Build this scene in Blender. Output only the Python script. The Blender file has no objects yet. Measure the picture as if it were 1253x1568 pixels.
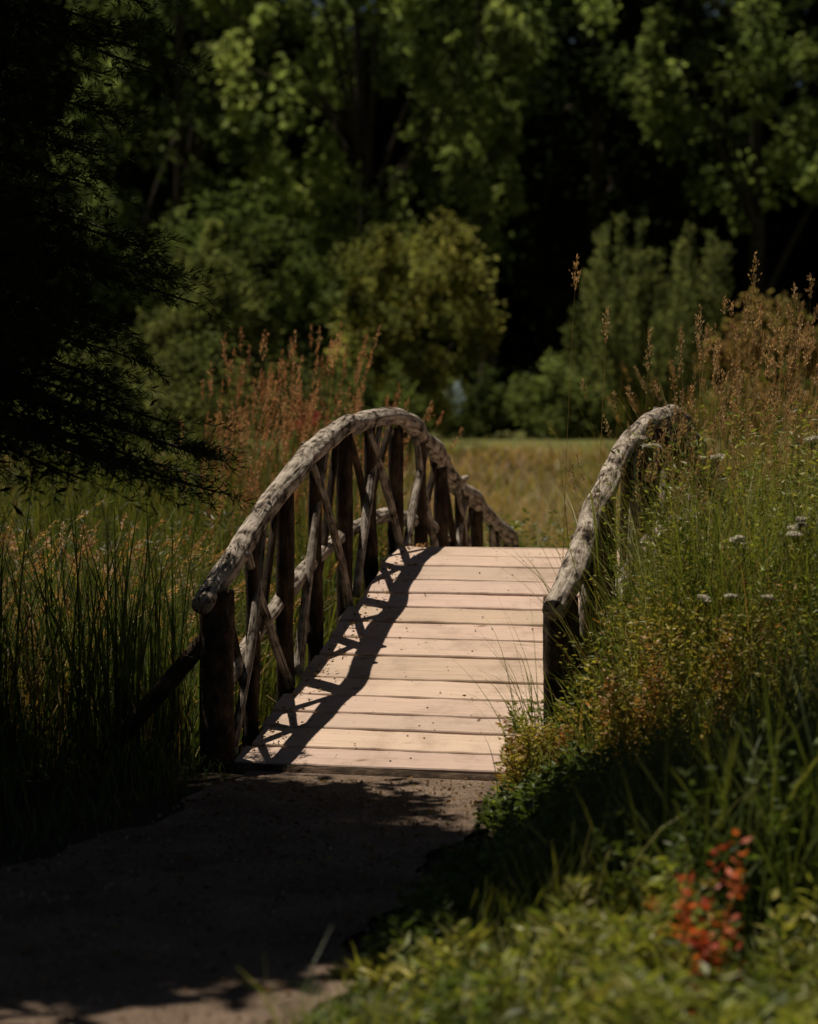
import bpy, math, numpy as np
from mathutils import Vector
rng=np.random.default_rng(7)
sc=bpy.context.scene
# ------------------------------------------------------------------ helpers
class B:
    def __init__(s): s.v=[];s.q=[];s.c=[];s.m=[];s.uv=[];s.sm=[];s.n=0
    def add(s,v,q,c,m=0,uv=None,smooth=False):
        v=np.asarray(v,float).reshape(-1,3);q=np.asarray(q,int).reshape(-1,4)
        c=np.asarray(c,float)
        if c.ndim==1: c=np.tile(c,(len(v),1))
        s.v.append(v);s.q.append(q+s.n);s.c.append(c);s.m.append(np.full(len(q),m))
        s.sm.append(np.full(len(q),smooth));s.uv.append(np.zeros((len(v),2)) if uv is None else uv)
        s.n+=len(v)
    def build(s,name,mats,parent=None):
        v=np.concatenate(s.v);q=np.concatenate(s.q);c=np.concatenate(s.c);uv=np.concatenate(s.uv)
        me=bpy.data.meshes.new(name)
        me.vertices.add(len(v));me.vertices.foreach_set('co',v.ravel())
        me.loops.add(q.size);me.loops.foreach_set('vertex_index',q.ravel().astype(np.int32))
        me.polygons.add(len(q));me.polygons.foreach_set('loop_start',np.arange(0,q.size,4,dtype=np.int32))
        for m in mats: me.materials.append(m)
        me.polygons.foreach_set('material_index',np.concatenate(s.m).astype(np.int32))
        me.polygons.foreach_set('use_smooth',np.concatenate(s.sm).astype(bool))
        me.update(calc_edges=True)
        a=me.color_attributes.new('Col','FLOAT_COLOR','POINT')
        a.data.foreach_set('color',np.concatenate([np.clip(c,0,1),np.ones((len(c),1))],1).ravel())
        u=me.uv_layers.new(name='UVMap');u.data.foreach_set('uv',uv[q.ravel()].ravel())
        o=bpy.data.objects.new(name,me);sc.collection.objects.link(o)
        if parent: o.parent=parent
        return o
def norm(a): return a/np.maximum(np.linalg.norm(a,axis=-1,keepdims=True),1e-9)
def rdir(n): return norm(rng.normal(size=(n,3)))
def leaves(b,c,d,L,W,col,m=0,up=0.):
    n=len(c);d=norm(d);side=norm(np.cross(d,rdir(n)+np.array([0,0,up])));L=np.broadcast_to(L,(n,))[:,None];W=np.broadcast_to(W,(n,))[:,None]
    nn=np.cross(d,side)
    v=np.stack([c,c+d*L*.45+side*W*.5,c+d*L+nn*L*.12,c+d*L*.45-side*W*.5],1)
    q=np.arange(n*4).reshape(n,4)
    b.add(v,q,np.repeat(col,4,axis=0),m)
def blades(b,base,h,w,az,bend,droop,c0,c1,nseg=5,m=0,taper=1.5):
    n=len(base);t=np.linspace(0,1,nseg+1)[None,:,None]
    h=np.broadcast_to(h,(n,))[:,None,None];w=np.broadcast_to(w,(n,))[:,None,None]
    bend=np.broadcast_to(bend,(n,))[:,None,None];droop=np.broadcast_to(droop,(n,))[:,None,None]
    dv=np.stack([np.cos(az),np.sin(az),0*az],1)[:,None,:]
    ph=az+math.pi/2+rng.uniform(-.9,.9,n)
    sd=np.stack([np.cos(ph),np.sin(ph),0*ph],1)[:,None,:]
    cen=base[:,None,:]+dv*h*bend*t**2+np.array([0,0,1.])*h*(t-droop*t**3)
    ww=w*.5*(1-t**taper*.93)
    v=np.stack([cen-sd*ww,cen+sd*ww],2)
    k=nseg+1;idx=np.arange(n)[:,None]*k*2+np.arange(nseg)[None,:]*2
    q=np.stack([idx,idx+1,idx+3,idx+2],-1)
    col=c0[:,None,None,:]*(1-t[...,None])+c1[:,None,None,:]*t[...,None]
    col=np.broadcast_to(col,(n,k,2,3)).reshape(-1,3)
    b.add(v.reshape(-1,3),q.reshape(-1,4),col,m)
    return cen[:,-1],norm(cen[:,-1]-cen[:,-2])
def heads(b,tip,td,length,k,L,W,col,rad=.006,m=0):
    n=len(tip);u=rng.uniform(-.05,1,(n,k,1));rd=rng.normal(size=(n,k,3))
    length=np.broadcast_to(length,(n,))[:,None,None]
    p=tip[:,None]-td[:,None]*length*u+rd*rad*np.sin(np.clip(u,0.08,.97)*math.pi)
    d=td[:,None]+rd*.28
    cc=np.clip(np.broadcast_to(col[:,None],(n,k,3))*rng.uniform(.7,1.3,(n,k,1)),0,1)
    leaves(b,p.reshape(-1,3),d.reshape(-1,3),rng.uniform(.7,1.2,n*k)*L,W,cc.reshape(-1,3),m)
def pal(n,cols,j=.2):
    cols=np.array(cols);c=cols[rng.integers(0,len(cols),n)]
    c2=cols[rng.integers(0,len(cols),n)];f=rng.uniform(0,.5,(n,1))
    return (c*(1-f)+c2*f)*rng.uniform(1-j,1+j,(n,1))
def tube(b,P,R,sides=14,col=(.3,.3,.3),ref=(0,0,1),m=0,bump=.07,cap=True,fr=(3,16)):
    P=np.asarray(P,float);K=len(P);R=np.broadcast_to(R,(K,)).astype(float)
    T=norm(np.gradient(P,axis=0));ref=np.array(ref,float)
    if abs(np.dot(norm(T[0]),norm(ref)))>.9: ref=np.array([1.,.3,0])
    S=norm(np.cross(T,ref));U=np.cross(S,T)
    d=np.concatenate([[0],np.cumsum(np.linalg.norm(np.diff(P,axis=0),axis=1))])
    a=np.linspace(0,2*math.pi,sides+1)
    ns=np.zeros((K,sides+1))
    for _ in range(8):
        ns+=np.sin(d[:,None]*rng.uniform(*fr)+rng.uniform(0,6)+rng.integers(-3,4)*a[None])*rng.uniform(.2,.6)
    if sides>=16:
        for _ in range(5): ns+=np.sin(d[:,None]*rng.uniform(-6,6)+rng.uniform(0,6)+rng.integers(5,9)*a[None])*rng.uniform(.15,.35)
        g=rng.normal(size=(K,sides));g=np.concatenate([g,g[:,:1]],1);ns+=g*.22
    rr=R[:,None]*(1+bump*ns)
    V=P[:,None]+S[:,None]*(np.cos(a)[None,:,None]*rr[...,None])+U[:,None]*(np.sin(a)[None,:,None]*rr[...,None])
    vo=rng.uniform(0,20)
    uv=np.stack(np.broadcast_arrays(a[None]/(2*math.pi),d[:,None]+vo),-1)
    if cap:
        e0=P[0]+(V[0]-P[0])*.02;e1=P[-1]+(V[-1]-P[-1])*.02
        V=np.concatenate([e0[None],V,e1[None]]);uv=np.concatenate([uv[:1]+.01,uv,uv[-1:]+.01]);K+=2
    s1=sides+1;i=np.arange(K-1)[:,None]*s1+np.arange(sides)[None]
    q=np.stack([i,i+1,i+s1+1,i+s1],-1)
    b.add(V.reshape(-1,3),q,np.array(col),m,uv.reshape(-1,2),True)
def seg(p,q,n): return np.linspace(p,q,n)
# ------------------------------------------------------------------ materials
def newmat(name):
    m=bpy.data.materials.new(name);m.use_nodes=True;nt=m.node_tree;nt.nodes.clear()
    return m,nt,nt.nodes,nt.links
def N(ns,t,**k):
    n=ns.new(t)
    for a,v in k.items():
        if a in n.inputs.keys(): n.inputs[a].default_value=v
        else: setattr(n,a,v)
    return n
def ramp(ns,stops):
    r=ns.new('ShaderNodeValToRGB');e=r.color_ramp.elements
    while len(e)<len(stops): e.new(.5)
    for el,(p,c) in zip(e,stops): el.position=p;el.color=(*c,1)
    return r
def leafmat(name,trans=.35,rough=.55,spec=.3,simple=False,tm=(1.3,1.35,.6)):
    m,nt,ns,lk=newmat(name)
    at=N(ns,'ShaderNodeAttribute',attribute_name='Col')
    if simple:
        p=N(ns,'ShaderNodeBsdfDiffuse');lk.new(at.outputs['Color'],p.inputs['Color'])
    else:
        p=N(ns,'ShaderNodeBsdfPrincipled',Roughness=rough);p.inputs['Specular IOR Level'].default_value=spec
        lk.new(at.outputs['Color'],p.inputs['Base Color'])
    t=ns.new('ShaderNodeBsdfTranslucent')
    m2=N(ns,'ShaderNodeVectorMath',operation='MULTIPLY');m2.inputs[1].default_value=tm;lk.new(at.outputs['Color'],m2.inputs[0]);lk.new(m2.outputs[0],t.inputs['Color'])
    ms=N(ns,'ShaderNodeMixShader');ms.inputs[0].default_value=trans
    lk.new(p.outputs[0],ms.inputs[1]);lk.new(t.outputs[0],ms.inputs[2])
    o=ns.new('ShaderNodeOutputMaterial');lk.new(ms.outputs[0],o.inputs[0]);return m
def logmat(name,dark,mid,light,us=14,vs=5,bump=.5,pos=(.3,.5,.7),fine=9.):
    m,nt,ns,lk=newmat(name)
    uv=N(ns,'ShaderNodeUVMap');mp=N(ns,'ShaderNodeMapping');mp.inputs['Scale'].default_value=(us,vs,1);lk.new(uv.outputs[0],mp.inputs[0])
    n1=N(ns,'ShaderNodeTexNoise',Scale=1.,Detail=6.,Roughness=.7);n1.inputs['Distortion'].default_value=.5;lk.new(mp.outputs[0],n1.inputs['Vector'])
    tc=ns.new('ShaderNodeTexCoord');n2=N(ns,'ShaderNodeTexNoise',Scale=fine,Detail=5.);lk.new(tc.outputs['Object'],n2.inputs['Vector'])
    ad=N(ns,'ShaderNodeMath',operation='MULTIPLY_ADD');lk.new(n2.outputs['Fac'],ad.inputs[0]);ad.inputs[1].default_value=.6
    sb=N(ns,'ShaderNodeMath',operation='SUBTRACT');lk.new(n1.outputs['Fac'],sb.inputs[0]);sb.inputs[1].default_value=.3;lk.new(sb.outputs[0],ad.inputs[2])
    r=ramp(ns,list(zip(pos,(dark,mid,light))));lk.new(ad.outputs[0],r.inputs[0])
    p=N(ns,'ShaderNodeBsdfPrincipled',Roughness=.9);p.inputs['Specular IOR Level'].default_value=.12
    lk.new(r.outputs[0],p.inputs['Base Color'])
    bp=N(ns,'ShaderNodeBump',Strength=bump,Distance=.02);lk.new(ad.outputs[0],bp.inputs['Height']);lk.new(bp.outputs[0],p.inputs['Normal'])
    o=ns.new('ShaderNodeOutputMaterial');lk.new(p.outputs[0],o.inputs[0]);return m
M_rail=logmat('weathered_log',(.03,.022,.017),(.24,.20,.16),(.52,.46,.39),us=14,vs=7,bump=1.,pos=(.37,.46,.60),fine=16.)
M_post=logmat('bark_log',(.014,.010,.007),(.045,.03,.02),(.12,.085,.055),us=8,vs=8,bump=.9)
M_trunk=logmat('tree_bark',(.015,.012,.008),(.05,.04,.03),(.1,.08,.06),us=8,vs=1,bump=.8)
def plankmat():
    m,nt,ns,lk=newmat('worn_plank')
    uv=ns.new('ShaderNodeUVMap');mp=N(ns,'ShaderNodeMapping');mp.inputs['Scale'].default_value=(70,2.2,1);lk.new(uv.outputs[0],mp.inputs[0])
    n1=N(ns,'ShaderNodeTexNoise',Scale=1.,Detail=5.,Roughness=.6);n1.inputs['Distortion'].default_value=.6;lk.new(mp.outputs[0],n1.inputs['Vector'])
    n2=N(ns,'ShaderNodeTexNoise',Scale=3.5,Detail=6.,Roughness=.65);tc=ns.new('ShaderNodeTexCoord');lk.new(tc.outputs['Object'],n2.inputs['Vector'])
    n3=N(ns,'ShaderNodeTexNoise',Scale=42.,Detail=3.);lk.new(tc.outputs['Object'],n3.inputs['Vector'])
    vo=N(ns,'ShaderNodeTexVoronoi',Scale=2.6);mp2=N(ns,'ShaderNodeMapping');mp2.inputs['Scale'].default_value=(1.,2.2,1.);lk.new(tc.outputs['Object'],mp2.inputs[0]);lk.new(mp2.outputs[0],vo.inputs['Vector'])
    at=N(ns,'ShaderNodeAttribute',attribute_name='Col')
    r1=ramp(ns,[(.3,(.83,.80,.77)),(.5,(1,1,1)),(.75,(1.06,1.06,1.06))]);lk.new(n1.outputs['Fac'],r1.inputs[0])
    r2=ramp(ns,[(.3,(.72,.69,.66)),(.48,(1,1,1)),(.7,(1.1,1.09,1.08))]);lk.new(n2.outputs['Fac'],r2.inputs[0])
    r3=ramp(ns,[(.26,(.35,.3,.27)),(.32,(1,1,1))]);lk.new(n3.outputs['Fac'],r3.inputs[0])
    r4=ramp(ns,[(.03,(.45,.38,.32)),(.075,(.85,.82,.8)),(.12,(1,1,1))]);lk.new(vo.outputs['Distance'],r4.inputs[0])
    prev=at.outputs['Color']
    for r in (r1,r2,r3,r4):
        x=N(ns,'ShaderNodeVectorMath',operation='MULTIPLY');lk.new(prev,x.inputs[0]);lk.new(r.outputs[0],x.inputs[1]);prev=x.outputs[0]
    p=N(ns,'ShaderNodeBsdfPrincipled',Roughness=.75);p.inputs['Specular IOR Level'].default_value=.25
    lk.new(prev,p.inputs['Base Color'])
    bp=N(ns,'ShaderNodeBump',Strength=.3,Distance=.005);lk.new(n1.outputs['Fac'],bp.inputs['Height']);lk.new(bp.outputs[0],p.inputs['Normal'])
    o=ns.new('ShaderNodeOutputMaterial');lk.new(p.outputs[0],o.inputs[0]);return m
M_plank=plankmat()
def soilmat(name,stops,scale,bump,attr=False,fine=120.):
    m,nt,ns,lk=newmat(name);tc=ns.new('ShaderNodeTexCoord')
    n1=N(ns,'ShaderNodeTexNoise',Scale=scale,Detail=8.,Roughness=.65);lk.new(tc.outputs['Object'],n1.inputs['Vector'])
    n2=N(ns,'ShaderNodeTexNoise',Scale=fine,Detail=4.,Roughness=.7);lk.new(tc.outputs['Object'],n2.inputs['Vector'])
    r=ramp(ns,stops);lk.new(n1.outputs['Fac'],r.inputs[0])
    r2=ramp(ns,[(.35,(.45,.45,.45)),(.5,(1,1,1)),(.68,(1.5,1.45,1.4))]);lk.new(n2.outputs['Fac'],r2.inputs[0])
    x=N(ns,'ShaderNodeVectorMath',operation='MULTIPLY');lk.new(r.outputs[0],x.inputs[0]);lk.new(r2.outputs[0],x.inputs[1]);prev=x.outputs[0]
    if attr:
        at=N(ns,'ShaderNodeAttribute',attribute_name='Col')
        y=N(ns,'ShaderNodeVectorMath',operation='MULTIPLY');lk.new(prev,y.inputs[0]);lk.new(at.outputs['Color'],y.inputs[1]);prev=y.outputs[0]
    p=N(ns,'ShaderNodeBsdfPrincipled',Roughness=.95);p.inputs['Specular IOR Level'].default_value=.1;lk.new(prev,p.inputs['Base Color'])
    ad=N(ns,'ShaderNodeMath',operation='ADD');lk.new(n1.outputs['Fac'],ad.inputs[0]);lk.new(n2.outputs['Fac'],ad.inputs[1])
    bp=N(ns,'ShaderNodeBump',Strength=bump,Distance=.02);lk.new(ad.outputs[0],bp.inputs['Height']);lk.new(bp.outputs[0],p.inputs['Normal'])
    o=ns.new('ShaderNodeOutputMaterial');lk.new(p.outputs[0],o.inputs[0]);return m
M_ground=soilmat('soil',[(.3,(.5,.5,.5)),(.7,(1,1,1))],1.5,.6,attr=True,fine=40.)
M_path=soilmat('gravel_dirt',[(.3,(.13,.095,.07)),(.5,(.20,.148,.11)),(.7,(.28,.21,.16))],2.5,.9,fine=90.)
M_leaf=leafmat('tree_leaf',.4,simple=True,tm=(1.25,1.3,.85));M_grass=leafmat('grass_blade',.35,.5);M_herb=leafmat('herb_leaf',.4,.45)
M_needle=leafmat('needle',.1,simple=True);M_dry=leafmat('seed_head',.3,simple=True,tm=(1.2,1.1,.8));M_petal=leafmat('petal',.3,simple=True,tm=(1,1,1))
# ------------------------------------------------------------------ layout
th=math.radians(16.5);A=np.array([math.sin(th),math.cos(th),0]);Rv=np.array([math.cos(th),-math.sin(th),0]);C0=np.array([-.10,10.3,0])
def bp_(s,l,z): return C0+A*s+Rv*l+np.array([0,0,z])
def sm(x,a,b):
    t=np.clip((x-a)/(b-a),0,1);return t*t*(3-2*t)
def H(x,y):
    x=np.asarray(x,float);y=np.asarray(y,float)
    u=(x-C0[0])*A[0]+(y-C0[1])*A[1];l=(x-C0[0])*Rv[0]+(y-C0[1])*Rv[1]
    ww=.25*np.sin(l*.9)
    ch=-.62*sm(u,.15+ww*sm(abs(l),1,2.5),1.3)*(1-sm(u,3.9+ww,5.05))
    return ch+1.2*sm(y,18,48)+.8*sm(y,60,140)
def smooth_profile(pts,x):
    p=np.array(pts);g=np.linspace(p[0,0]-1,p[-1,0]+1,1200);
    gx=np.interp(g,p[:,0],p[:,1]);lo=(g<p[0,0]);hi=g>p[-1,0]
    s0=(p[1,1]-p[0,1])/(p[1,0]-p[0,0]);s1=(p[-1,1]-p[-2,1])/(p[-1,0]-p[-2,0])
    gx[lo]=p[0,1]+s0*(g[lo]-p[0,0]);gx[hi]=p[-1,1]+s1*(g[hi]-p[-1,0])
    k=np.hanning(61);k/=k.sum();gs=np.convolve(np.pad(gx,30,mode='edge'),k,'valid')
    return np.interp(x,g,gs)
deckP=[(0,.03),(.6,.21),(1.2,.42),(1.8,.63),(2.2,.77),(2.6,.86),(3.0,.77),(3.4,.63),(4.0,.42),(4.6,.21),(5.2,.03)]
railP=[(0,.80),(.6,1.10),(1.2,1.35),(1.8,1.50),(2.4,1.545),(3,1.5),(3.6,1.30),(4.2,1.08),(4.8,.88),(5.2,.74)]
lowP=[(0,.27),(.3,.42),(.65,.57),(1.2,.79),(1.8,.94),(2.6,1.02),(3.4,.94),(4,.79),(4.6,.55),(5.2,.28)]
dz=lambda s:smooth_profile(deckP,s);rz=lambda s:smooth_profile(railP,s);lz=lambda s:smooth_profile(lowP,s)
# ------------------------------------------------------------------ ground
def axis_(lo,hi,n,dense0,dense1,nd):
    a=np.linspace(dense0,dense1,nd);k=np.linspace(0,1,n)[1:]**3
    return np.concatenate([(dense0-(dense0-lo)*k)[::-1],a,dense1+(hi-dense1)*k])
gx=axis_(-700,700,40,-6,7,170);gy=axis_(-300,900,50,3,22,240)
X,Y=np.meshgrid(gx,gy);Z=H(X,Y)-.012*(1+np.sin(X*5.1+Y*2)*np.cos(Y*4.3))
b=B();ny,nx=X.shape;i=np.arange(ny-1)[:,None]*nx+np.arange(nx-1)[None]
lawn=sm(Y,38,42)[...,None];mead=(sm(Y,15,20)*(1-sm(Y,36,40)))[...,None]
col=np.array([.045,.036,.022])*(1-lawn-mead)+lawn*np.array([.14,.15,.045])+mead*np.array([.13,.10,.045])
b.add(np.stack([X,Y,Z],-1).reshape(-1,3),np.stack([i,i+1,i+nx+1,i+nx],-1),col.reshape(-1,3),0,None,True)
b.build('ground',[M_ground])
def right_edge(y): return np.interp(y,[-5,3,5,6,7.5,9,10.2,10.6],[-.9,-.6,-.40,-.27,-.05,.24,.42,.5])
def left_edge(y): return np.interp(y,[-5,3,5,6,7.5,9,10.2,10.6],[-3.2,-2.9,-2.6,-2.3,-1.65,-.98,-.72,-.7])
b=B();yy=np.linspace(-5,10.25,160);tt=np.linspace(0,1,24)
le=left_edge(yy)+.04*np.sin(yy*7)+.02*np.sin(yy*19);re=right_edge(yy)+.05*np.sin(yy*5+1)+.02*np.sin(yy*17)
PX=le[:,None]*(1-tt)+re[:,None]*tt;PY=np.repeat(yy[:,None],24,1)
PY=PY-(PX-C0[0])*.29*sm(PY,9,10.25)
i=np.arange(159)[:,None]*24+np.arange(23)[None]
b.add(np.stack([PX,PY,PX*0+.006],-1).reshape(-1,3),np.stack([i,i+1,i+25,i+24],-1),(1,1,1),0,None,True)
uu=np.linspace(5.25,22,120);ll=np.linspace(-.9,.9,16);U,L=np.meshgrid(uu,ll,indexing='ij')
Lc=L+.05*(U-5.2)**1.5*.5
PP=C0+A*U[...,None]+Rv*Lc[...,None];PZ=H(PP[...,0],PP[...,1])+.01
i=np.arange(119)[:,None]*16+np.arange(15)[None]
b.add(np.stack([PP[...,0],PP[...,1],PZ],-1).reshape(-1,3),np.stack([i,i+1,i+17,i+16],-1),(1,1,1),0,None,True)
b.build('dirt_path',[M_path])
m,nt,ns,lk=newmat('pond_water');p=N(ns,'ShaderNodeBsdfPrincipled',Roughness=.06);p.inputs['Base Color'].default_value=(.012,.014,.008,1)
nn=N(ns,'ShaderNodeTexNoise',Scale=6.);bpn=N(ns,'ShaderNodeBump',Strength=.1,Distance=.02);lk.new(nn.outputs['Fac'],bpn.inputs['Height']);lk.new(bpn.outputs[0],p.inputs['Normal'])
o=ns.new('ShaderNodeOutputMaterial');lk.new(p.outputs[0],o.inputs[0])
b=B();b.add([bp_(.3,-40,-.46),bp_(.3,40,-.46),bp_(5,40,-.46),bp_(5,-40,-.46)],[[0,1,2,3]],(0,0,0));b.build('stream_water',[m])
b=B();n=4500;py=rng.uniform(5.5,10.1,n);px=left_edge(py)+(right_edge(py)-left_edge(py))*rng.uniform(-.02,1.03,n)
s_=rng.uniform(.003,.010,n)
d0=rdir(n);leaves(b,np.stack([px,py,s_*.6+.006],1),d0*[1,1,.2],s_*2,s_*1.7,pal(n,[(.3,.24,.18),(.2,.15,.1),(.35,.3,.24),(.12,.07,.03)]))
n=300;py=rng.uniform(5.8,10.1,n);px=left_edge(py)+(right_edge(py)-left_edge(py))*rng.uniform(0,1,n)
leaves(b,np.stack([px,py,np.full(n,.014)],1),rdir(n)*[1,1,.15],rng.uniform(.02,.045,n),.015,pal(n,[(.2,.12,.05),(.12,.07,.03),(.25,.2,.08)]))
b.build('path_litter',[M_dry])
# ------------------------------------------------------------------ bridge
br=bpy.data.objects.new('wooden_footbridge',None);sc.collection.objects.link(br)
b=B();s=0
seq=[.175,.20,.165,.18,.18,.245,.19,.18,.175,.165,.16,.19,.18,.2,.17,.19,.18,.2,.17,.18,.19,.17,.2,.18,.17,.18,.19,.2]
gap=.015;k=0
while s<5.12 and k<len(seq):
    w=seq[k];s1=min(s+w,5.2);z0,z1=dz(s),dz(s1)
    ax=norm(A*(s1-s)+np.array([0,0,z1-z0]));up=np.cross(Rv,ax)
    if up[2]<0: up=-up
    cen=(bp_(s,0,z0)+bp_(s1,0,z1))/2
    half=.69+rng.uniform(-.015,.03);nseg=46;tl=np.linspace(-half,half+rng.uniform(-.02,.02),nseg)
    W=np.linalg.norm(bp_(s1,0,z1)-bp_(s,0,z0))-gap;T=.045;bv=.005
    prof=[(-W/2+bv,0),(W/2-bv,0),(W/2,-bv),(W/2,-T+bv),(W/2-bv,-T),(-W/2+bv,-T),(-W/2,-T+bv),(-W/2,-bv),(-W/2+bv,0)]
    pr=np.array(prof);f1,f2=rng.uniform(2,9,2);ph=rng.uniform(0,6,4)
    e0=.0028*np.sin(tl*f1*2+ph[0])+.0012*np.sin(tl*31+ph[1])+rng.normal(0,.0007,nseg);e1=.0028*np.sin(tl*f2*2+ph[2])+.0012*np.sin(tl*27+ph[3])+rng.normal(0,.0007,nseg)
    sag=.002*np.sin(tl*2+ph[0])+rng.uniform(-.002,.003)
    a_=pr[None,:,0]+np.where(pr[None,:,0]<0,e0[:,None],e1[:,None]);
    V=cen+Rv*tl[:,None,None]+ax*a_[...,None]+up*(pr[None,:,1]+sag[:,None])[...,None]
    uv=np.stack(np.broadcast_arrays(pr[None,:,0]+k*3.1,tl[:,None]+k*7.7),-1)
    cA=cen+Rv*tl[0]+up*(-T/2);cB=cen+Rv*tl[-1]+up*(-T/2)
    V=np.concatenate([(cA+(V[0]-cA)*.02)[None],V,(cB+(V[-1]-cB)*.02)[None]]);uv=np.concatenate([uv[:1],uv,uv[-1:]])
    K=len(V);i=np.arange(K-1)[:,None]*9+np.arange(8)[None]
    c=np.array([.52,.393,.308])*rng.uniform(.88,1.07)*np.array([1,rng.uniform(.98,1.02),rng.uniform(.95,1.05)])
    b.add(V.reshape(-1,3),np.stack([i,i+9,i+10,i+1],-1),c,0,uv.reshape(-1,2),False)
    for l in (-.56,-.5,0.02,.08,.54,.6):
        if rng.random()<.6:
            o_=cen+Rv*(l+rng.uniform(-.02,.02))+ax*rng.uniform(-.3,.3)*W+up*.005;r=.006
            b.add([o_-Rv*r,o_-ax*r,o_+Rv*r,o_+ax*r],[[0,1,2,3]],(.03,.02,.015),0)
    s=s1;k+=1
b.build('deck_planks',[M_plank],br)
b=B();ss=np.linspace(.02,5.18,50)
for l in (-.6,0,.6): tube(b,[bp_(t,l,dz(t)-.135) for t in ss],.08,12,ref=Rv,m=0)
tube(b,[bp_(-.03,l,-.02) for l in np.linspace(-.72,.72,20)],.05,12)
tube(b,[bp_(5.25,l,-.02) for l in np.linspace(-.72,.72,20)],.05,12)
b.build('beams',[M_post],br)
for side,nm in ((-1,'left'),(1,'right')):
    L0=.77*side
    b=B();ss=np.linspace(-.13,5.3,420)
    wob=lambda t,a:a*np.sin(t*3.1+side)+a*.7*np.sin(t*7.7)+a*.4*np.sin(t*15.3+side)
    R=.051*(1+.07*np.sin(ss*2.3+side)+.05*np.sin(ss*9)+.03*np.sin(ss*21))
    tube(b,[bp_(t,L0+wob(t,.013),rz(t)+wob(t,.009)) for t in ss],R,30,ref=Rv,bump=.042,fr=(2,14))
    for _ in range(22):
        t=rng.uniform(0,5);a=rng.uniform(0,6.28);d=np.array(Rv)*math.cos(a)+np.array([0,0,1])*math.sin(a)
        p=bp_(t,L0,rz(t));r_=rng.uniform(.7,1.3);tube(b,[p+d*.03,p+d*.052,p+d*(.055+.015*r_)],[.02*r_,.016*r_,.008],8)
    b.build(nm+'_handrail',[M_rail],br)
    b=B()
    for (a0,a1) in ((.05,1.0),(.92,1.85),(1.8,2.75),(2.65,3.65),(3.55,4.5),(4.4,5.15)):
        q=np.linspace(a0,a1,70);off=rng.uniform(-.012,.012)
        tube(b,[bp_(t,L0+side*(.03)+off,lz(t)) for t in q],.038*(1+.1*np.sin(q*5+off*300)),18,ref=Rv,bump=.05,fr=(2,12))
    b.build(nm+'_lower_rail',[M_rail],br)
    b=B()
    posts=[0,.9,1.8,2.7,3.6,4.4,5.2]
    for j,t in enumerate(posts):
        big=j in(0,6);zb=min(float(H(*bp_(t,L0,0)[:2])),dz(t)-.25)-.1;n=40
        top=rz(t)-(.04 if not big else .02);lean=rng.uniform(-.02,.02)
        tube(b,seg(bp_(t+lean,L0,zb),bp_(t,L0,top),n),np.linspace(.083,.074,n) if big else np.linspace(.048,.040,n),16,bump=.05)
    for j in range(6):
        a0,a1=posts[j],posts[j+1];mid=(a0+a1)/2+rng.uniform(-.03,.03);n=24
        bend=rng.uniform(-.02,.02,3);q=np.linspace(0,1,n)[:,None]
        tube(b,seg(bp_(mid+rng.uniform(-.05,.05),L0,dz(mid)-.2),bp_(mid,L0,rz(mid)-.03),n)+np.sin(q*3.14)*bend,np.linspace(.040,.030,n),12,bump=.08)
    b.build(nm+'_posts',[M_post],br)
    b=B()
    for j in range(6):
        a0,a1=posts[j],posts[j+1];n=24;md=(a0+a1)/2
        for jj,(p0,p1,o_) in enumerate(((a0+.06,md+.12,.04),(md+.10,a0+.10,-.04),(a1-.06,md-.10,.045),(md-.04,a1-.08,-.035))):
            if jj==1 and j%2: continue
            bend=rng.uniform(-.022,.022,3);q=np.linspace(0,1,n)[:,None]
            P=seg(bp_(p0,L0+o_,dz(p0)-.02),bp_(p1,L0+o_*.3,rz(p1)-.045),n)+np.sin(q*3.14)*bend
            tube(b,P,np.linspace(.025,.017,n),10,bump=.09,m=int(jj in(1,2,3) if side>0 else jj in (1,3)))
    tube(b,seg([-.87,10.52,.58],[-1.40,10.75,-.02],20) if side<0 else seg(bp_(0,L0+.05,.6),bp_(-.1,L0+.55,-.02),20),.04,12,m=1)
    b.build(nm+'_braces',[M_rail,M_post],br)
b=B();n=420
ls=rng.uniform(.1,2.7,n);lat=-.66+np.abs(rng.normal(0,.07,n));lat[n//2:]=rng.uniform(-.6,.68,n-n//2)
keep=(np.arange(n)<n//2)|(rng.random(n)<.16);ls=ls[keep];lat=lat[keep]
P=np.array([bp_(a,l,dz(a)+.010) for a,l in zip(ls,lat)])
dd=A*rng.normal(size=(len(P),1))+Rv*rng.normal(size=(len(P),1))+np.array([0,0,.15])
leaves(b,P,dd,rng.uniform(.012,.03,len(P)),.010,pal(len(P),[(.18,.1,.04),(.08,.05,.02),(.25,.2,.07)]))
b.build('fallen_leaves',[M_dry])
# ------------------------------------------------------------------ trees
def crown(b,cen,rad,ncl,cr,nl,leaf,cols,shell=.45,zst=1.,droop=.3,m=0,bottom=-1.,vj=.35):
    cen=np.array(cen,float);rad=np.array(rad,float)
    d=rdir(ncl*3);d=d[d[:,2]>bottom][:ncl];ncl=len(d)
    f=rng.uniform(shell**3,1,ncl)**(1/3.)*rng.uniform(.82,1.15,ncl)
    cc=cen+d*rad*f[:,None];crr=cr*rng.uniform(.45,1.5,ncl)
    ccol=pal(ncl,cols,vj)
    r=rdir(ncl*nl).reshape(ncl,nl,3)*(rng.uniform(0,1,(ncl,nl,1))**.45)
    p=cc[:,None]+r*crr[:,None,None]*np.array([1,1,zst])
    dr=rdir(ncl*nl)*np.array([1,1,.8])+np.array([0,0,-droop])
    col=np.repeat(ccol,nl,axis=0)*rng.uniform(.6,1.4,(ncl*nl,1))
    leaves(b,p.reshape(-1,3),dr,leaf*rng.uniform(.7,1.3,ncl*nl),leaf*.6,col,m,1.3)
    return cc
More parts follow.
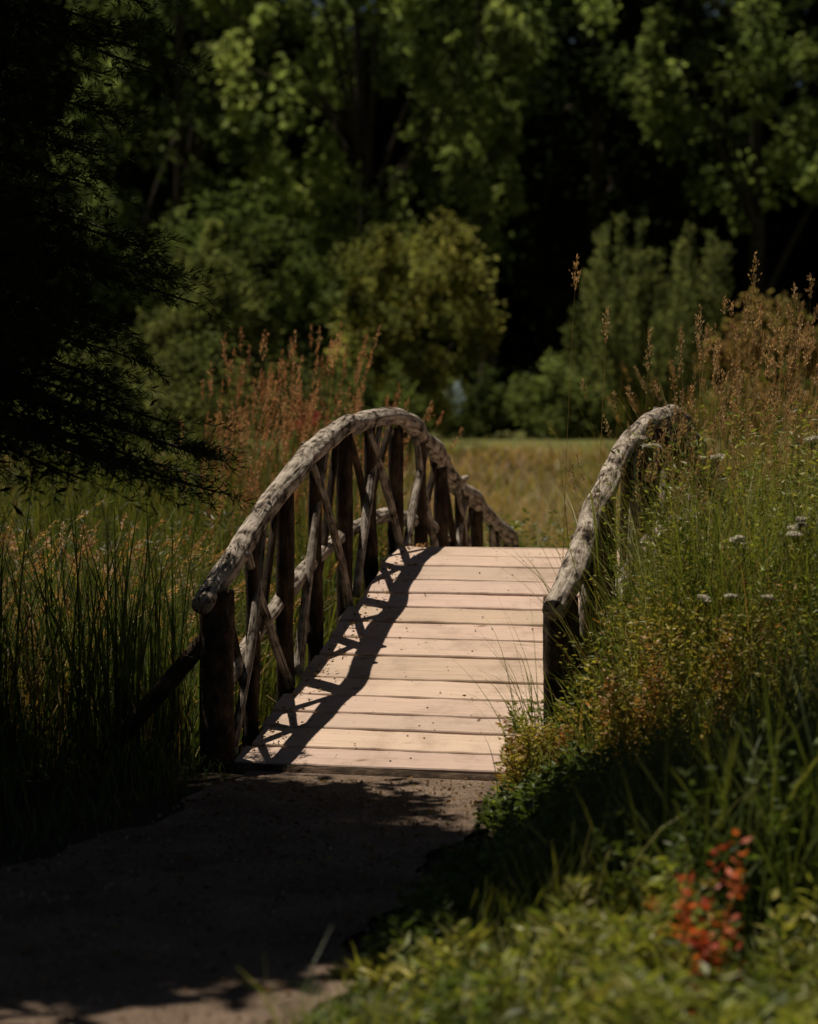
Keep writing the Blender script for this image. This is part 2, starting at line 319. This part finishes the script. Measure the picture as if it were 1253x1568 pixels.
def tree(name,x,y,cz,rad,ncl,cr,nl,leaf,cols,shell=.45,zst=1.,droop=.3,tr=.25,nlimb=9,bottom=-1.):
    b=B();g=float(H(x,y));cc=crown(b,(x,y,g+cz),rad,ncl,cr,nl,leaf,cols,shell,zst,droop,0,bottom)
    n=14;q=np.linspace(0,1,n)
    top=np.array([x+rng.uniform(-.3,.3),y,g+cz+rad[2]*.6])
    P=np.array([x,y,g-.1])*(1-q[:,None])+top*q[:,None];P[:,0]+=np.sin(q*4)*.12*tr/.25
    tube(b,P,tr*(1-.85*q),10,m=1,bump=.05)
    for _ in range(nlimb):
        t=rng.uniform(.25,.8);s0=P[int(t*(n-1))];e=cc[rng.integers(len(cc))]
        L=seg(s0,e,8);L[:,2]+=np.sin(np.linspace(0,3.14,8))*.2
        tube(b,L,np.linspace(tr*.4*(1-t*.5),tr*.06,8),7,m=1)
    return b.build(name,[M_leaf,M_trunk])
px2x=lambda px,d:(px-626.5)/3702*d
lit=[(.21,.26,.09),(.17,.22,.08),(.29,.34,.12),(.09,.13,.045)]
lit2=[(.12,.16,.06),(.17,.21,.08),(.06,.09,.035)]
olive=[(.22,.22,.07),(.17,.19,.06),(.28,.26,.08),(.10,.12,.04)]
dark=[(.018,.027,.010),(.024,.034,.012),(.014,.02,.008)]  # near-black leaf colours: shade of the background trees put into the foliage colour
tree('broadleaf_tree',px2x(560,58),58,9.3,(3.8,3.0,6.3),135,.46,130,.25,lit,.85,1.6,.5)
tree('broadleaf_tree',px2x(265,61),61,8.8,(2.6,2.6,6.4),90,.46,120,.25,lit2,.85,1.5,.5)
tree('broadleaf_tree',px2x(1150,60),60,10.4,(3.8,3,4.6),100,.46,120,.25,[(.14,.19,.065),(.22,.27,.09),(.07,.10,.035)],.85,1.3,.5)
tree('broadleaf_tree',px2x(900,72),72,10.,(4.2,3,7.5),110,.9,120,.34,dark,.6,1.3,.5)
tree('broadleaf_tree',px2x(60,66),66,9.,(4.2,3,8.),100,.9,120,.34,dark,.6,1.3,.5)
tree('broadleaf_tree',px2x(745,62),62,10.8,(2.2,2.4,4.3),55,.45,110,.25,lit2,.75,1.4,.5)
tree('shrub',px2x(640,42),42,2.25,(1.4,1.2,1.75),85,.27,110,.12,olive,.6,1.3,-.3,.07,8)
tree('shrub',px2x(310,40),40,2.0,(1.15,1,1.7),70,.28,100,.12,[(.13,.15,.055),(.16,.18,.06),(.08,.10,.035)],.6,1.3,-.3,.07,8)
tree('shrub',px2x(1185,34),34,1.45,(1.1,.9,1.05),60,.22,90,.10,[(.22,.18,.06),(.17,.16,.06),(.24,.15,.06)],.6,1.2,-.3,.06,7)
tree('shrub',px2x(230,30),30,1.1,(1.3,.9,1.2),60,.24,100,.09,[(.09,.11,.04),(.12,.13,.05)],.5,1.2,-.3,.06,7)
tree('shrub',px2x(420,29),29,.8,(1.0,.8,1.1),60,.22,100,.08,[(.09,.11,.04),(.14,.13,.05)],.5,1.2,-.3,.05,6)
tree('shrub',px2x(400,52),52,2.4,(2.0,1.2,2.6),80,.4,100,.17,[(.14,.17,.06),(.08,.11,.035)],.6,1.3,0,.1,8)
tree('shrub',px2x(60,26),26,.9,(1.3,.9,.9),50,.26,100,.09,[(.06,.08,.03),(.09,.10,.035)],.5,1.2,-.3,.06,7)
tree('shrub',px2x(190,22),22,.65,(.8,.6,.8),50,.2,90,.07,[(.05,.07,.025),(.08,.10,.035)],.5,1.2,-.3,.05,6)
tree('shrub',px2x(30,19),19,.4,(.8,.5,.6),40,.18,90,.06,[(.06,.08,.03),(.11,.10,.04)],.5,1.2,-.3,.04,6)
def feathery(name,x,y,h,r,ns_,cols):
    b=B();g=float(H(x,y))
    for _ in range(ns_):
        a=rng.uniform(0,6.28);rr=r*rng.uniform(.25,1);hh=h*rng.uniform(.55,1.05)*(1-.25*(rr/r)**2)
        n=12;q=np.linspace(0,1,n)[:,None];e=np.array([x+math.cos(a)*rr,y+math.sin(a)*rr,g+hh]);s0=np.array([x,y,g])
        P=s0*(1-q)+e*q;P+=np.sin(q*3.14)*np.array([math.cos(a),math.sin(a),0])*.2*r
        tube(b,P,np.linspace(.03,.006,n),6,m=1)
        k=300;t=rng.uniform(.22,1.04,k);c=np.stack([np.interp(t,q[:,0],P[:,j]) for j in range(3)],1)
        c+=rng.normal(0,1,(k,3))*(.15*(1.12-t))[:,None]+rng.normal(0,.045,(k,3))
        leaves(b,c,rdir(k)*.7+np.array([math.cos(a)*.4,math.sin(a)*.4,.9]),.12*rng.uniform(.7,1.3,k),.045,pal(k,cols)*rng.uniform(.7,1.3))
    return b.build(name,[M_leaf,M_trunk])
feathery('willow_shrub',px2x(1000,44),44,4.1,1.7,48,[(.17,.20,.08),(.23,.24,.10),(.10,.13,.05)])
feathery('willow_shrub',px2x(570,36),36,1.6,1.0,26,[(.14,.17,.06),(.10,.13,.04)])
b=B()
for k in range(52):
    x=rng.uniform(-11,13);y=rng.uniform(49,53);crown(b,(x,y,float(H(x,y))+rng.uniform(.4,.8)),(1.0,.7,rng.uniform(.5,1.3)),18,.26,60,.13,[(.14,.17,.055),(.20,.24,.08),(.05,.07,.025)],.6,1,0)
b.build('hedge_undergrowth',[M_leaf])
b=B();x=px2x(470,26);g=float(H(x,26));crown(b,(x,26,g+1.0),(.3,.3,.5),18,.12,60,.05,[(.08,.11,.03)],.3);crown(b,(x,25.9,g+1.3),(.15,.15,.2),10,.06,40,.04,[(.5,.05,.08)],.6);b.build('red_flowering_shrub',[M_petal])
b=B();x=px2x(698,46);g=float(H(x,46));crown(b,(x,46,g+.45),(.35,.3,.4),20,.14,50,.08,[(.08,.10,.03)],.3);crown(b,(x,45.6,g+.85),(.17,.16,.3),12,.08,40,.06,[(.45,.55,.6)],.6);b.build('pale_flowering_shrub',[M_petal])
b=B()
for k in range(60):
    x=-24+48*rng.random();y=rng.uniform(80,92);hz=rng.uniform(6,11)
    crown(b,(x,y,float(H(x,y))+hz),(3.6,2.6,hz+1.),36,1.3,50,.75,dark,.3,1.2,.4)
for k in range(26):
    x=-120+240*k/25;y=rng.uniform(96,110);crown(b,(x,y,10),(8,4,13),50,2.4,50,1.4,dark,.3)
b.build('distant_tree_line',[M_leaf])
st=tree('shade_tree',-4.6,8.9,5.1,(1.2,1.2,1.0),30,.5,100,.14,lit2,.3,1,.3,.2,6)
b=B();crown(b,(-3.1,8.72,4.9),(1.7,1.38,.8),125,.45,120,.18,lit2,.0,.8,.2)
crown(b,(-1.0,8.92,4.9),(1.6,1.12,.7),110,.42,120,.17,lit2,.0,.8,.2)
crown(b,(.8,8.62,4.9),(1.4,.62,.45),70,.36,110,.16,lit2,.0,.8,.2)
crown(b,(-1.85,10.75,4.9),(.55,.4,.25),12,.28,90,.15,lit2,.0,.8,.2)
crown(b,(-4.3,10.4,4.9),(1.2,.9,.5),40,.4,100,.17,lit2,.0,.8,.2)
sp=np.array([-4.6,8.9,3.2])
for k in range(18):
    e=np.array([rng.uniform(-4,1.6),rng.uniform(8.1,9.4),rng.uniform(4.6,5.2)]);L=seg(sp,e,12);L[:,2]+=np.sin(np.linspace(0,3.14,12))*.5;tube(b,L,np.linspace(.08,.012,12),7,m=1)
b.build('overhanging_limbs',[M_leaf,M_trunk],st)
# ------------------------------------------------------------------ conifer
b=B();cx,cy=-2.75,10.1
tube(b,seg([cx,cy,-.1],[cx,cy,8.5],20),np.linspace(.17,.02,20),10,m=1)
for k in range(360):
    z=1.62+6.7*(k/360)**1.4;a=k*2.39996+rng.uniform(-.3,.3);R_=1.97*(1-((z-1.4)/7.3))**.42*rng.uniform(.8,1.05)
    dv=np.array([math.cos(a),math.sin(a),0]);n=10;q=np.linspace(0,1,n)
    P=np.array([cx,cy,z])+dv*(R_*q)[:,None];P[:,2]+=(.12*q-.55*q**2+.12*q**4*1.2)*R_*.7
    tube(b,P,np.linspace(.022,.004,n),5,m=1,cap=False)
    front=(math.cos(a-math.radians(-35))>-.2);nt_=38 if front else 14;t=rng.uniform(.15,1,nt_);c=np.stack([np.interp(t,q,P[:,j]) for j in range(3)],1)
    sdv=np.array([-dv[1],dv[0],0]);sg=rng.choice([-1,1],nt_)
    td=norm(dv*rng.uniform(.5,1.1,(nt_,1))+sdv*(sg*rng.uniform(.3,1.1,nt_))[:,None]+np.array([0,0,1])*rng.uniform(-.6,.25,(nt_,1)))
    tl=rng.uniform(.15,.34,nt_);nn_=36 if z<4 else 18
    u=rng.uniform(0,1,(nt_,nn_,1));p=c[:,None]+td[:,None]*tl[:,None,None]*u+np.array([0,0,-.06])*u**2
    d=td[:,None]*.9+rng.normal(0,.55,(nt_,nn_,3))
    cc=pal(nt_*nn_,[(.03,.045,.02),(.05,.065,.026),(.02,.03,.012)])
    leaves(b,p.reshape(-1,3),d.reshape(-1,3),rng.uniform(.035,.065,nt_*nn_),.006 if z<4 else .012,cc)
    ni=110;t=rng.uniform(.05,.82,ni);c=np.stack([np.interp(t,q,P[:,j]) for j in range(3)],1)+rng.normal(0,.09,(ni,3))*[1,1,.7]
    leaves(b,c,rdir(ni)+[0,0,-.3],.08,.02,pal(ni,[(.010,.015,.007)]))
b.build('conifer_tree',[M_needle,M_trunk])
# ------------------------------------------------------------------ grasses
def scatter(n,x0,x1,y0,y1,corr=.9,clump=0.,farc=9):
    x=rng.uniform(x0,x1,n);y=rng.uniform(y0,y1,n)
    if clump>0:
        m_=max(4,n//14);cx_=rng.uniform(x0,x1,m_);cy_=rng.uniform(y0,y1,m_);i=rng.integers(0,m_,n);x=cx_[i]+rng.normal(0,clump,n);y=cy_[i]+rng.normal(0,clump,n)
    u=(x-C0[0])*A[0]+(y-C0[1])*A[1];l=(x-C0[0])*Rv[0]+(y-C0[1])*Rv[1]
    ok=~((np.abs(l)<corr)&(u>-.1)&(u<farc))&~((y<10.4)&(x>left_edge(y)-.03)&(x<right_edge(y)+.03))
    x=x[ok];y=y[ok];return np.stack([x,y,H(x,y)-.02],1)
def AZ(n): return rng.uniform(0,2*math.pi,n)
gr=[(.065,.10,.025),(.085,.125,.03),(.12,.155,.04)];yl=[(.25,.25,.06),(.19,.22,.05),(.31,.28,.075)]
tan=[(.40,.23,.10),(.34,.19,.09),(.46,.30,.15)]
rust=[(.50,.27,.14),(.45,.23,.12),(.58,.36,.20)]
b=B();P=scatter(4600,-3.6,-.98,10.75,13.3,.95,.09);n=len(P)
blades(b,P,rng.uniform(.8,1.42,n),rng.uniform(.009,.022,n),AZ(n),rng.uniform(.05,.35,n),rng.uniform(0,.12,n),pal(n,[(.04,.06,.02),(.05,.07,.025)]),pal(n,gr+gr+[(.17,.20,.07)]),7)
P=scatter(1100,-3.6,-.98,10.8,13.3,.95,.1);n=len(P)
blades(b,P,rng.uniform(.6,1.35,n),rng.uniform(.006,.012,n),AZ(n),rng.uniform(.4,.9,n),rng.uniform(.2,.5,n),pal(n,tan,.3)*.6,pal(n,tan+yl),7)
P=scatter(480,-3.6,-.98,11.,14.2,.95,.1);n=len(P)
tp,td=blades(b,P,rng.uniform(1.15,1.75,n),.005,AZ(n),rng.uniform(.2,.7,n),.1,pal(n,tan),pal(n,tan),7)
heads(b,tp,td,rng.uniform(.1,.2,n),34,.02,.008,pal(n,tan+rust),.007,0)
b.build('reeds',[M_grass])
b=B();P=scatter(4200,-3.,1.0,14.6,17.5,.95,.1,6.5);P2=scatter(2600,-2.2,-.45,12.9,15.2,.95,.08);P=np.concatenate([P,P2]);n=len(P)
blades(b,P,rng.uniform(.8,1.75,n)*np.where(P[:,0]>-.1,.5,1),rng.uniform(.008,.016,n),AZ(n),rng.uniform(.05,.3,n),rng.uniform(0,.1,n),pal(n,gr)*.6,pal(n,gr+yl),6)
P=scatter(250,px2x(290,15),px2x(520,15.5),14.3,16.,.95,0);n=len(P)
tp,td=blades(b,P,rng.uniform(1.55,2.2,n),.006,rng.normal(.3,.8,n),rng.uniform(.02,.15,n),0,pal(n,gr),pal(n,tan),6)
heads(b,tp,td,rng.uniform(.12,.20,n),40,.020,.009,pal(n,rust),.007,1)
P=scatter(80,px2x(470,14.5),px2x(600,15),14.5,16.5,.95);n=len(P)
tp,td=blades(b,P,rng.uniform(1.3,1.8,n),.006,rng.normal(.3,.8,n),rng.uniform(.02,.3,n),0,pal(n,gr),pal(n,tan),6)
heads(b,tp,td,rng.uniform(.1,.2,n),36,.02,.009,pal(n,rust),.008,1)
b.build('feather_reed_grass',[M_grass,M_dry])
b=B();P=scatter(7500,-7,-1.2,13.6,19,.9,.12);n=len(P)
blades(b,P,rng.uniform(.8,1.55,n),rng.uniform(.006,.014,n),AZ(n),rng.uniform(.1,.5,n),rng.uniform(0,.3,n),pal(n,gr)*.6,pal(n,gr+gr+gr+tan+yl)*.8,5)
P=scatter(17000,-7,10,16.0,40,1.,.3,5.4);n=len(P);f=P[:,1]/25
pt=(.5+.5*np.sin(P[:,0]*1.3+np.sin(P[:,1]*.6)*2)*np.cos(P[:,1]*.5+P[:,0]*.4))[:,None]
blades(b,P,rng.uniform(.2,.6,n)*np.where(P[:,1]<30,1,.7),rng.uniform(.014,.026,n)*f,AZ(n),rng.uniform(.3,1.0,n),rng.uniform(0,.3,n),pal(n,tan+gr)*.9,(pal(n,tan+rust)*pt+pal(n,gr+yl)*(1-pt))*1.15,4)
P=scatter(1900,2.0,6.,15,24,1.,.2);n=len(P)
tp,td=blades(b,P,rng.uniform(1.0,2.3,n),rng.uniform(.006,.014,n),AZ(n),rng.uniform(.05,.3,n),rng.uniform(0,.2,n),pal(n,gr),pal(n,tan+yl),5)
k_=rng.random(n)<.3;heads(b,tp[k_],td[k_],.2,26,.03,.012,pal(k_.sum(),tan+rust+yl),.011,0)
P=scatter(1000,.2,2.6,16,26,1.,.15,5.4);n=len(P);blades(b,P,rng.uniform(.5,.95,n),rng.uniform(.008,.016,n),AZ(n),rng.uniform(.2,.7,n),.1,pal(n,gr),pal(n,rust+rust+yl)*1.1,5)
b.build('meadow_grass',[M_grass])
def herbs(b,P,h,k,L,W,cols,stemc,spread=.35,az=None,m=0,lowt=.1,up=.4):
    n=len(P);az=AZ(n) if az is None else az;bend=rng.uniform(.02,.3,n);h=np.broadcast_to(h,(n,))
    tp,td=blades(b,P,h,.006,az,bend,0,pal(n,stemc),pal(n,stemc),4,m)
    t=rng.uniform(lowt,1,(n,k,1));dv=np.stack([np.cos(az),np.sin(az),0*az],1)[:,None]
    c=P[:,None]+dv*(h*bend)[:,None,None]*t**2+np.array([0,0,1.])*h[:,None,None]*t
    a=rng.uniform(0,6.28,(n,k));d=np.stack([np.cos(a),np.sin(a),rng.uniform(up-.5,up+.5,(n,k))],-1)
    c=c+d*np.array([1,1,.3])*h[:,None,None]*spread*rng.uniform(0,.35,(n,k,1))*(1.1-t)
    col=np.repeat(pal(n,cols,.25),k,axis=0)*rng.uniform(.7,1.35,(n*k,1))
    s=rng.uniform(.6,1.25,n*k);leaves(b,c.reshape(-1,3),d.reshape(-1,3),L*s,W*s,col,m,.6);return tp,td
b=B();P=scatter(640,.2,4.0,15.6,19,.98,.15,5.4);n=len(P);herbs(b,P,rng.uniform(.3,.9,n),36,.06,.022,gr+yl+yl,gr)
P=scatter(420,-.4,1.6,14.2,16,.98,.12,5.4);n=len(P);herbs(b,P,rng.uniform(.4,1.0,n),40,.05,.02,gr+yl,gr)
P=scatter(240,-3.4,-.45,13.3,15.2,.95,.14);n=len(P);herbs(b,P,rng.uniform(1.0,1.75,n),80,.055,.014,[(.09,.105,.04),(.13,.13,.045),(.05,.07,.03)],[(.08,.05,.03)],.45)
b.build('bank_herbs',[M_herb])
def rb(n,x0,x1,y0,y1,cl):
    P=scatter(n,x0,x1,y0,y1,.93,cl)
    l=(P[:,0]-C0[0])*Rv[0]+(P[:,1]-C0[1])*Rv[1];u=(P[:,0]-C0[0])*A[0]+(P[:,1]-C0[1])*A[1]
    return P,l,u
def top_r(P):
    x=P[:,0];y=P[:,1]
    q=np.clip((x-.62-(y-9.6)*.10)/.5,0,1)
    return (.25+1.2*q**.8)*sm(y,8.75,9.7)+.1
b=B();P,l,u=rb(6500,.5,2.6,8.9,11.2,.07);n=len(P)
blades(b,P,top_r(P)*rng.uniform(.6,1.15,n)-P[:,2]*.9,rng.uniform(.004,.010,n),AZ(n),rng.uniform(.08,.5,n),rng.uniform(0,.3,n),pal(n,gr),pal(n,gr+yl+yl),7)
P,l,u=rb(4500,.9,3.6,11.2,15,.09);n=len(P)
blades(b,P,rng.uniform(.9,1.75,n)-P[:,2],rng.uniform(.005,.012,n),AZ(n),rng.uniform(.1,.4,n),rng.uniform(0,.3,n),pal(n,gr),pal(n,gr+yl+tan),6)
P,l,u=rb(1300,.6,3.2,9.4,13.5,.1);n=len(P)
blades(b,P,np.minimum(top_r(P)*1.15,1.55)*rng.uniform(.6,1.1,n)-P[:,2],rng.uniform(.004,.008,n),AZ(n),rng.uniform(.2,.7,n),rng.uniform(.1,.5,n),pal(n,tan)*.7,pal(n,tan),6)
P,l,u=rb(800,1.2,3.8,9.9,15.,.12);n=len(P)
tp,td=blades(b,P,np.clip(rng.uniform(1.35,2.05,n)+.25*(P[:,0]-1.3),1.2,2.5)-P[:,2],.005,rng.normal(.2,1.,n),rng.uniform(.03,.25,n),0,pal(n,gr),pal(n,tan),7)
heads(b,tp,td,rng.uniform(.08,.17,n),42,.018,.008,pal(n,[(.48,.33,.18),(.52,.34,.18),(.40,.27,.13)]),.006,1)
P,l,u=rb(110,.8,1.5,9.7,10.8,0);n=len(P)
tp,td=blades(b,P,rng.uniform(1.2,1.75,n)-P[:,2],.004,rng.normal(.2,1.4,n),rng.uniform(.05,.3,n),0,pal(n,gr),pal(n,tan),7)
heads(b,tp,td,rng.uniform(.07,.13,n),40,.015,.006,pal(n,[(.48,.33,.18),(.40,.3,.15)]),.005,1)
P=np.array([[px2x(p_,11.),11.+rng.uniform(-.4,.4),-.1] for p_ in (858,900,985,1020,1040,1050,1085,1130,1135,1110,1160,1190,1215,1240)]);n=len(P)
hs=np.array([1.5+(650-y_)/3702*11+.1 for y_ in (395,480,505,520,475,500,520,395,450,545,515,500,485,460)])
tp,td=blades(b,P,hs,.006,rng.uniform(-1,1,n),rng.uniform(.0,.06,n),0,pal(n,gr),pal(n,tan),7)
heads(b,tp,td,rng.uniform(.12,.2,n),80,.018,.008,pal(n,[(.48,.36,.20),(.52,.36,.18)]),.009,1)
g0=bp_(.35,.92,0);n=46;P=np.stack([g0[0]+rng.normal(0,.06,n),g0[1]+rng.normal(0,.08,n),np.full(n,-.05)],1)
blades(b,P,rng.uniform(.8,1.75,n),rng.uniform(.010,.017,n),rng.uniform(1.6,4.4,n),rng.uniform(.05,.5,n),rng.uniform(.0,.35,n),pal(n,gr),pal(n,yl),9)
g0=bp_(-.1,.72,0);n=60;P=np.stack([g0[0]+rng.normal(0,.09,n),g0[1]+rng.normal(0,.08,n),np.full(n,0.)],1)
blades(b,P,rng.uniform(.3,.95,n),rng.uniform(.003,.008,n),rng.uniform(1.8,4.6,n),rng.uniform(.2,.8,n),rng.uniform(.05,.5,n),pal(n,gr),pal(n,yl),9)
b.build('tall_grass',[M_grass,M_dry])
b=B();P,l,u=rb(850,.45,2.6,9.0,11.2,.09);n=len(P)
herbs(b,P,top_r(P)*rng.uniform(.6,1.05,n)-P[:,2],60,.034,.012,gr+yl+yl,gr,.5)
P,l,u=rb(500,1.0,3.4,11.2,13.5,.1);n=len(P)
herbs(b,P,rng.uniform(.8,1.5,n)-P[:,2],46,.042,.014,gr+yl,gr,.5)
P,l,u=rb(330,.42,1.6,9.1,10.6,.06);n=len(P)
herbs(b,P,np.minimum(top_r(P),.9)*rng.uniform(.6,1.,n)-P[:,2],70,.026,.013,[(.34,.29,.07),(.27,.24,.06),(.36,.17,.07)],[(.15,.08,.04)],.6)
b.build('wild_herbs',[M_herb])
b=B();L_=[(1195,800),(1212,820),(1130,828),(1180,918),(1100,915),(1070,702),(985,683),(1240,675),(1070,920),(1228,808)]
for (p_,y_) in L_:
    d=9.25+(.7 if y_<720 else 0)+rng.uniform(-.08,.08);x=px2x(p_,d);z=1.5-(y_-650)/3702*d;sc_=rng.uniform(.65,.95)
    P=np.array([[x+.04,d,float(H(x,d))]]);h=z-P[0,2];tp,td=blades(b,P,np.array([h]),.005,np.array([rng.uniform(0,6)]),.05,0,pal(1,gr),pal(1,gr),5,1)
    for jj in range(3):
        k=80;a=rng.uniform(0,6.28,k);r=.024*np.sqrt(rng.random(k))*sc_;off=np.array([rng.uniform(-.022,.022),rng.uniform(-.02,.02),rng.uniform(-.008,.008)])*sc_
        c=np.stack([r*np.cos(a),r*np.sin(a),.010-r*r*9+rng.uniform(-.006,.004,k)],1)+tp+off
        leaves(b,c,rdir(k)*[1,1,.3],.010,.009,pal(k,[(.70,.67,.55),(.55,.52,.4)]),0)
        for j in range(6):
            e=c[j];leaves(b,tp-np.array([[0,0,.035]]),(e-tp[0]+np.array([0,0,.035]))[None],np.array([.045]),.002,pal(1,gr),1)
b.build('white_yarrow',[M_petal,M_grass])
b=B();P=scatter(6500,-.2,2.4,6.5,9.4,.9,.07);n=len(P);e=P[:,0]-right_edge(P[:,1])
hh=(.06+.70*np.clip((e-.1)/1.0,0,1.25))*rng.uniform(.5,1.2,n)
blades(b,P,hh,rng.uniform(.005,.013,n),AZ(n),rng.uniform(.1,.5,n),rng.uniform(0,.3,n),pal(n,gr)*.7,pal(n,gr+yl),5)
P=scatter(1100,-.1,2.4,6.6,9.6,.9,.07);n=len(P);e=P[:,0]-right_edge(P[:,1])
herbs(b,P,(.08+.5*np.clip(e/1.,0,1.2))*rng.uniform(.5,1.1,n),26,.04,.016,gr,gr,.5,m=1)
b.build('verge_grass',[M_grass,M_herb])
b=B();P=scatter(5500,-3.6,-.6,7.5,11.2,.9,.07);n=len(P);e=left_edge(P[:,1])-P[:,0]
blades(b,P,(.06+.3*np.clip(e/1.0,0,1))*rng.uniform(.5,1.2,n),rng.uniform(.005,.011,n),AZ(n),rng.uniform(.1,.6,n),rng.uniform(0,.35,n),pal(n,gr)*.7,pal(n,gr),5)
b.build('verge_grass',[M_grass])
def patch(P): return .5+.5*np.sin(P[:,0]*6.3+np.sin(P[:,1]*5)*1.3)*np.cos(P[:,1]*4.1+P[:,0]*2)
b=B();P=scatter(1250,-.45,1.8,4.7,6.5,.9,.05);n=len(P);e=P[:,0]-right_edge(P[:,1]);f=patch(P)
hh=(.04+.20*np.clip(e/.6,0,1))*(.35+.9*f)*rng.uniform(.5,1.25,n)
k1=f>.5
herbs(b,P[k1],hh[k1],18,.06,.018,[(.24,.25,.06),(.19,.23,.05),(.32,.29,.08)],gr,.7,up=.6)
herbs(b,P[~k1],hh[~k1]*1.3,18,.045,.02,[(.09,.13,.03),(.13,.16,.04)],gr,.6,up=.4)
P=scatter(5500,-.6,1.8,4.7,6.5,.9,.05);n=len(P)
blades(b,P,rng.uniform(.05,.24,n)*(.5+patch(P)),rng.uniform(.004,.009,n),AZ(n),rng.uniform(.2,.8,n),rng.uniform(0,.4,n),pal(n,gr),pal(n,yl+gr),4)
P=scatter(60,.2,1.5,6.1,6.6,.9,.05);n=len(P);herbs(b,P,rng.uniform(.2,.38,n),24,.05,.02,gr+yl,gr,.5)
b.build('leafy_groundcover',[M_herb])
b=B()
for (x0,y0,h0,nn_) in ((.68,6.1,.40,5),(.785,6.05,.50,6),(.73,5.95,.30,4)):
    P=np.stack([x0+rng.normal(0,.018,nn_),y0+rng.normal(0,.03,nn_),np.zeros(nn_)],1)
    herbs(b,P,h0*rng.uniform(.7,1.05,nn_),32,.034,.017,[(.46,.08,.04),(.52,.14,.05),(.34,.05,.03),(.25,.2,.05)],[(.2,.06,.03)],.2,lowt=.12,up=.4)
b.build('red_leaved_plant',[M_herb])
# ------------------------------------------------------------------ light, world, camera
D=Vector((.282,-.231,-1)).normalized()
sd=bpy.data.lights.new('sun','SUN');sd.energy=5.0;sd.angle=math.radians(.5);sd.color=(1,.88,.73)
so=bpy.data.objects.new('sun',sd);sc.collection.objects.link(so);so.rotation_euler=D.to_track_quat('-Z','Y').to_euler()
w=bpy.data.worlds.new('World');sc.world=w;w.use_nodes=True;nt=w.node_tree
sk=nt.nodes.new('ShaderNodeTexSky');sk.sky_type='NISHITA';sk.sun_disc=False;sk.sun_elevation=math.asin(-D.z);sk.sun_rotation=math.atan2(-D.x,-D.y)
bg=nt.nodes['Background'];nt.links.new(sk.outputs[0],bg.inputs[0]);bg.inputs[1].default_value=.016
cd=bpy.data.cameras.new('camera');cd.sensor_fit='VERTICAL';cd.sensor_height=36;cd.lens=85;cd.clip_end=3000;cd.clip_start=.1
cd.dof.use_dof=True;cd.dof.focus_distance=11.;cd.dof.aperture_fstop=2.2
co=bpy.data.objects.new('camera',cd);sc.collection.objects.link(co);co.location=(0,0,1.5);co.rotation_euler=(math.radians(90-2.07),0,0)
sc.camera=co
sc.view_settings.view_transform='Standard';sc.view_settings.look='None';sc.view_settings.exposure=0
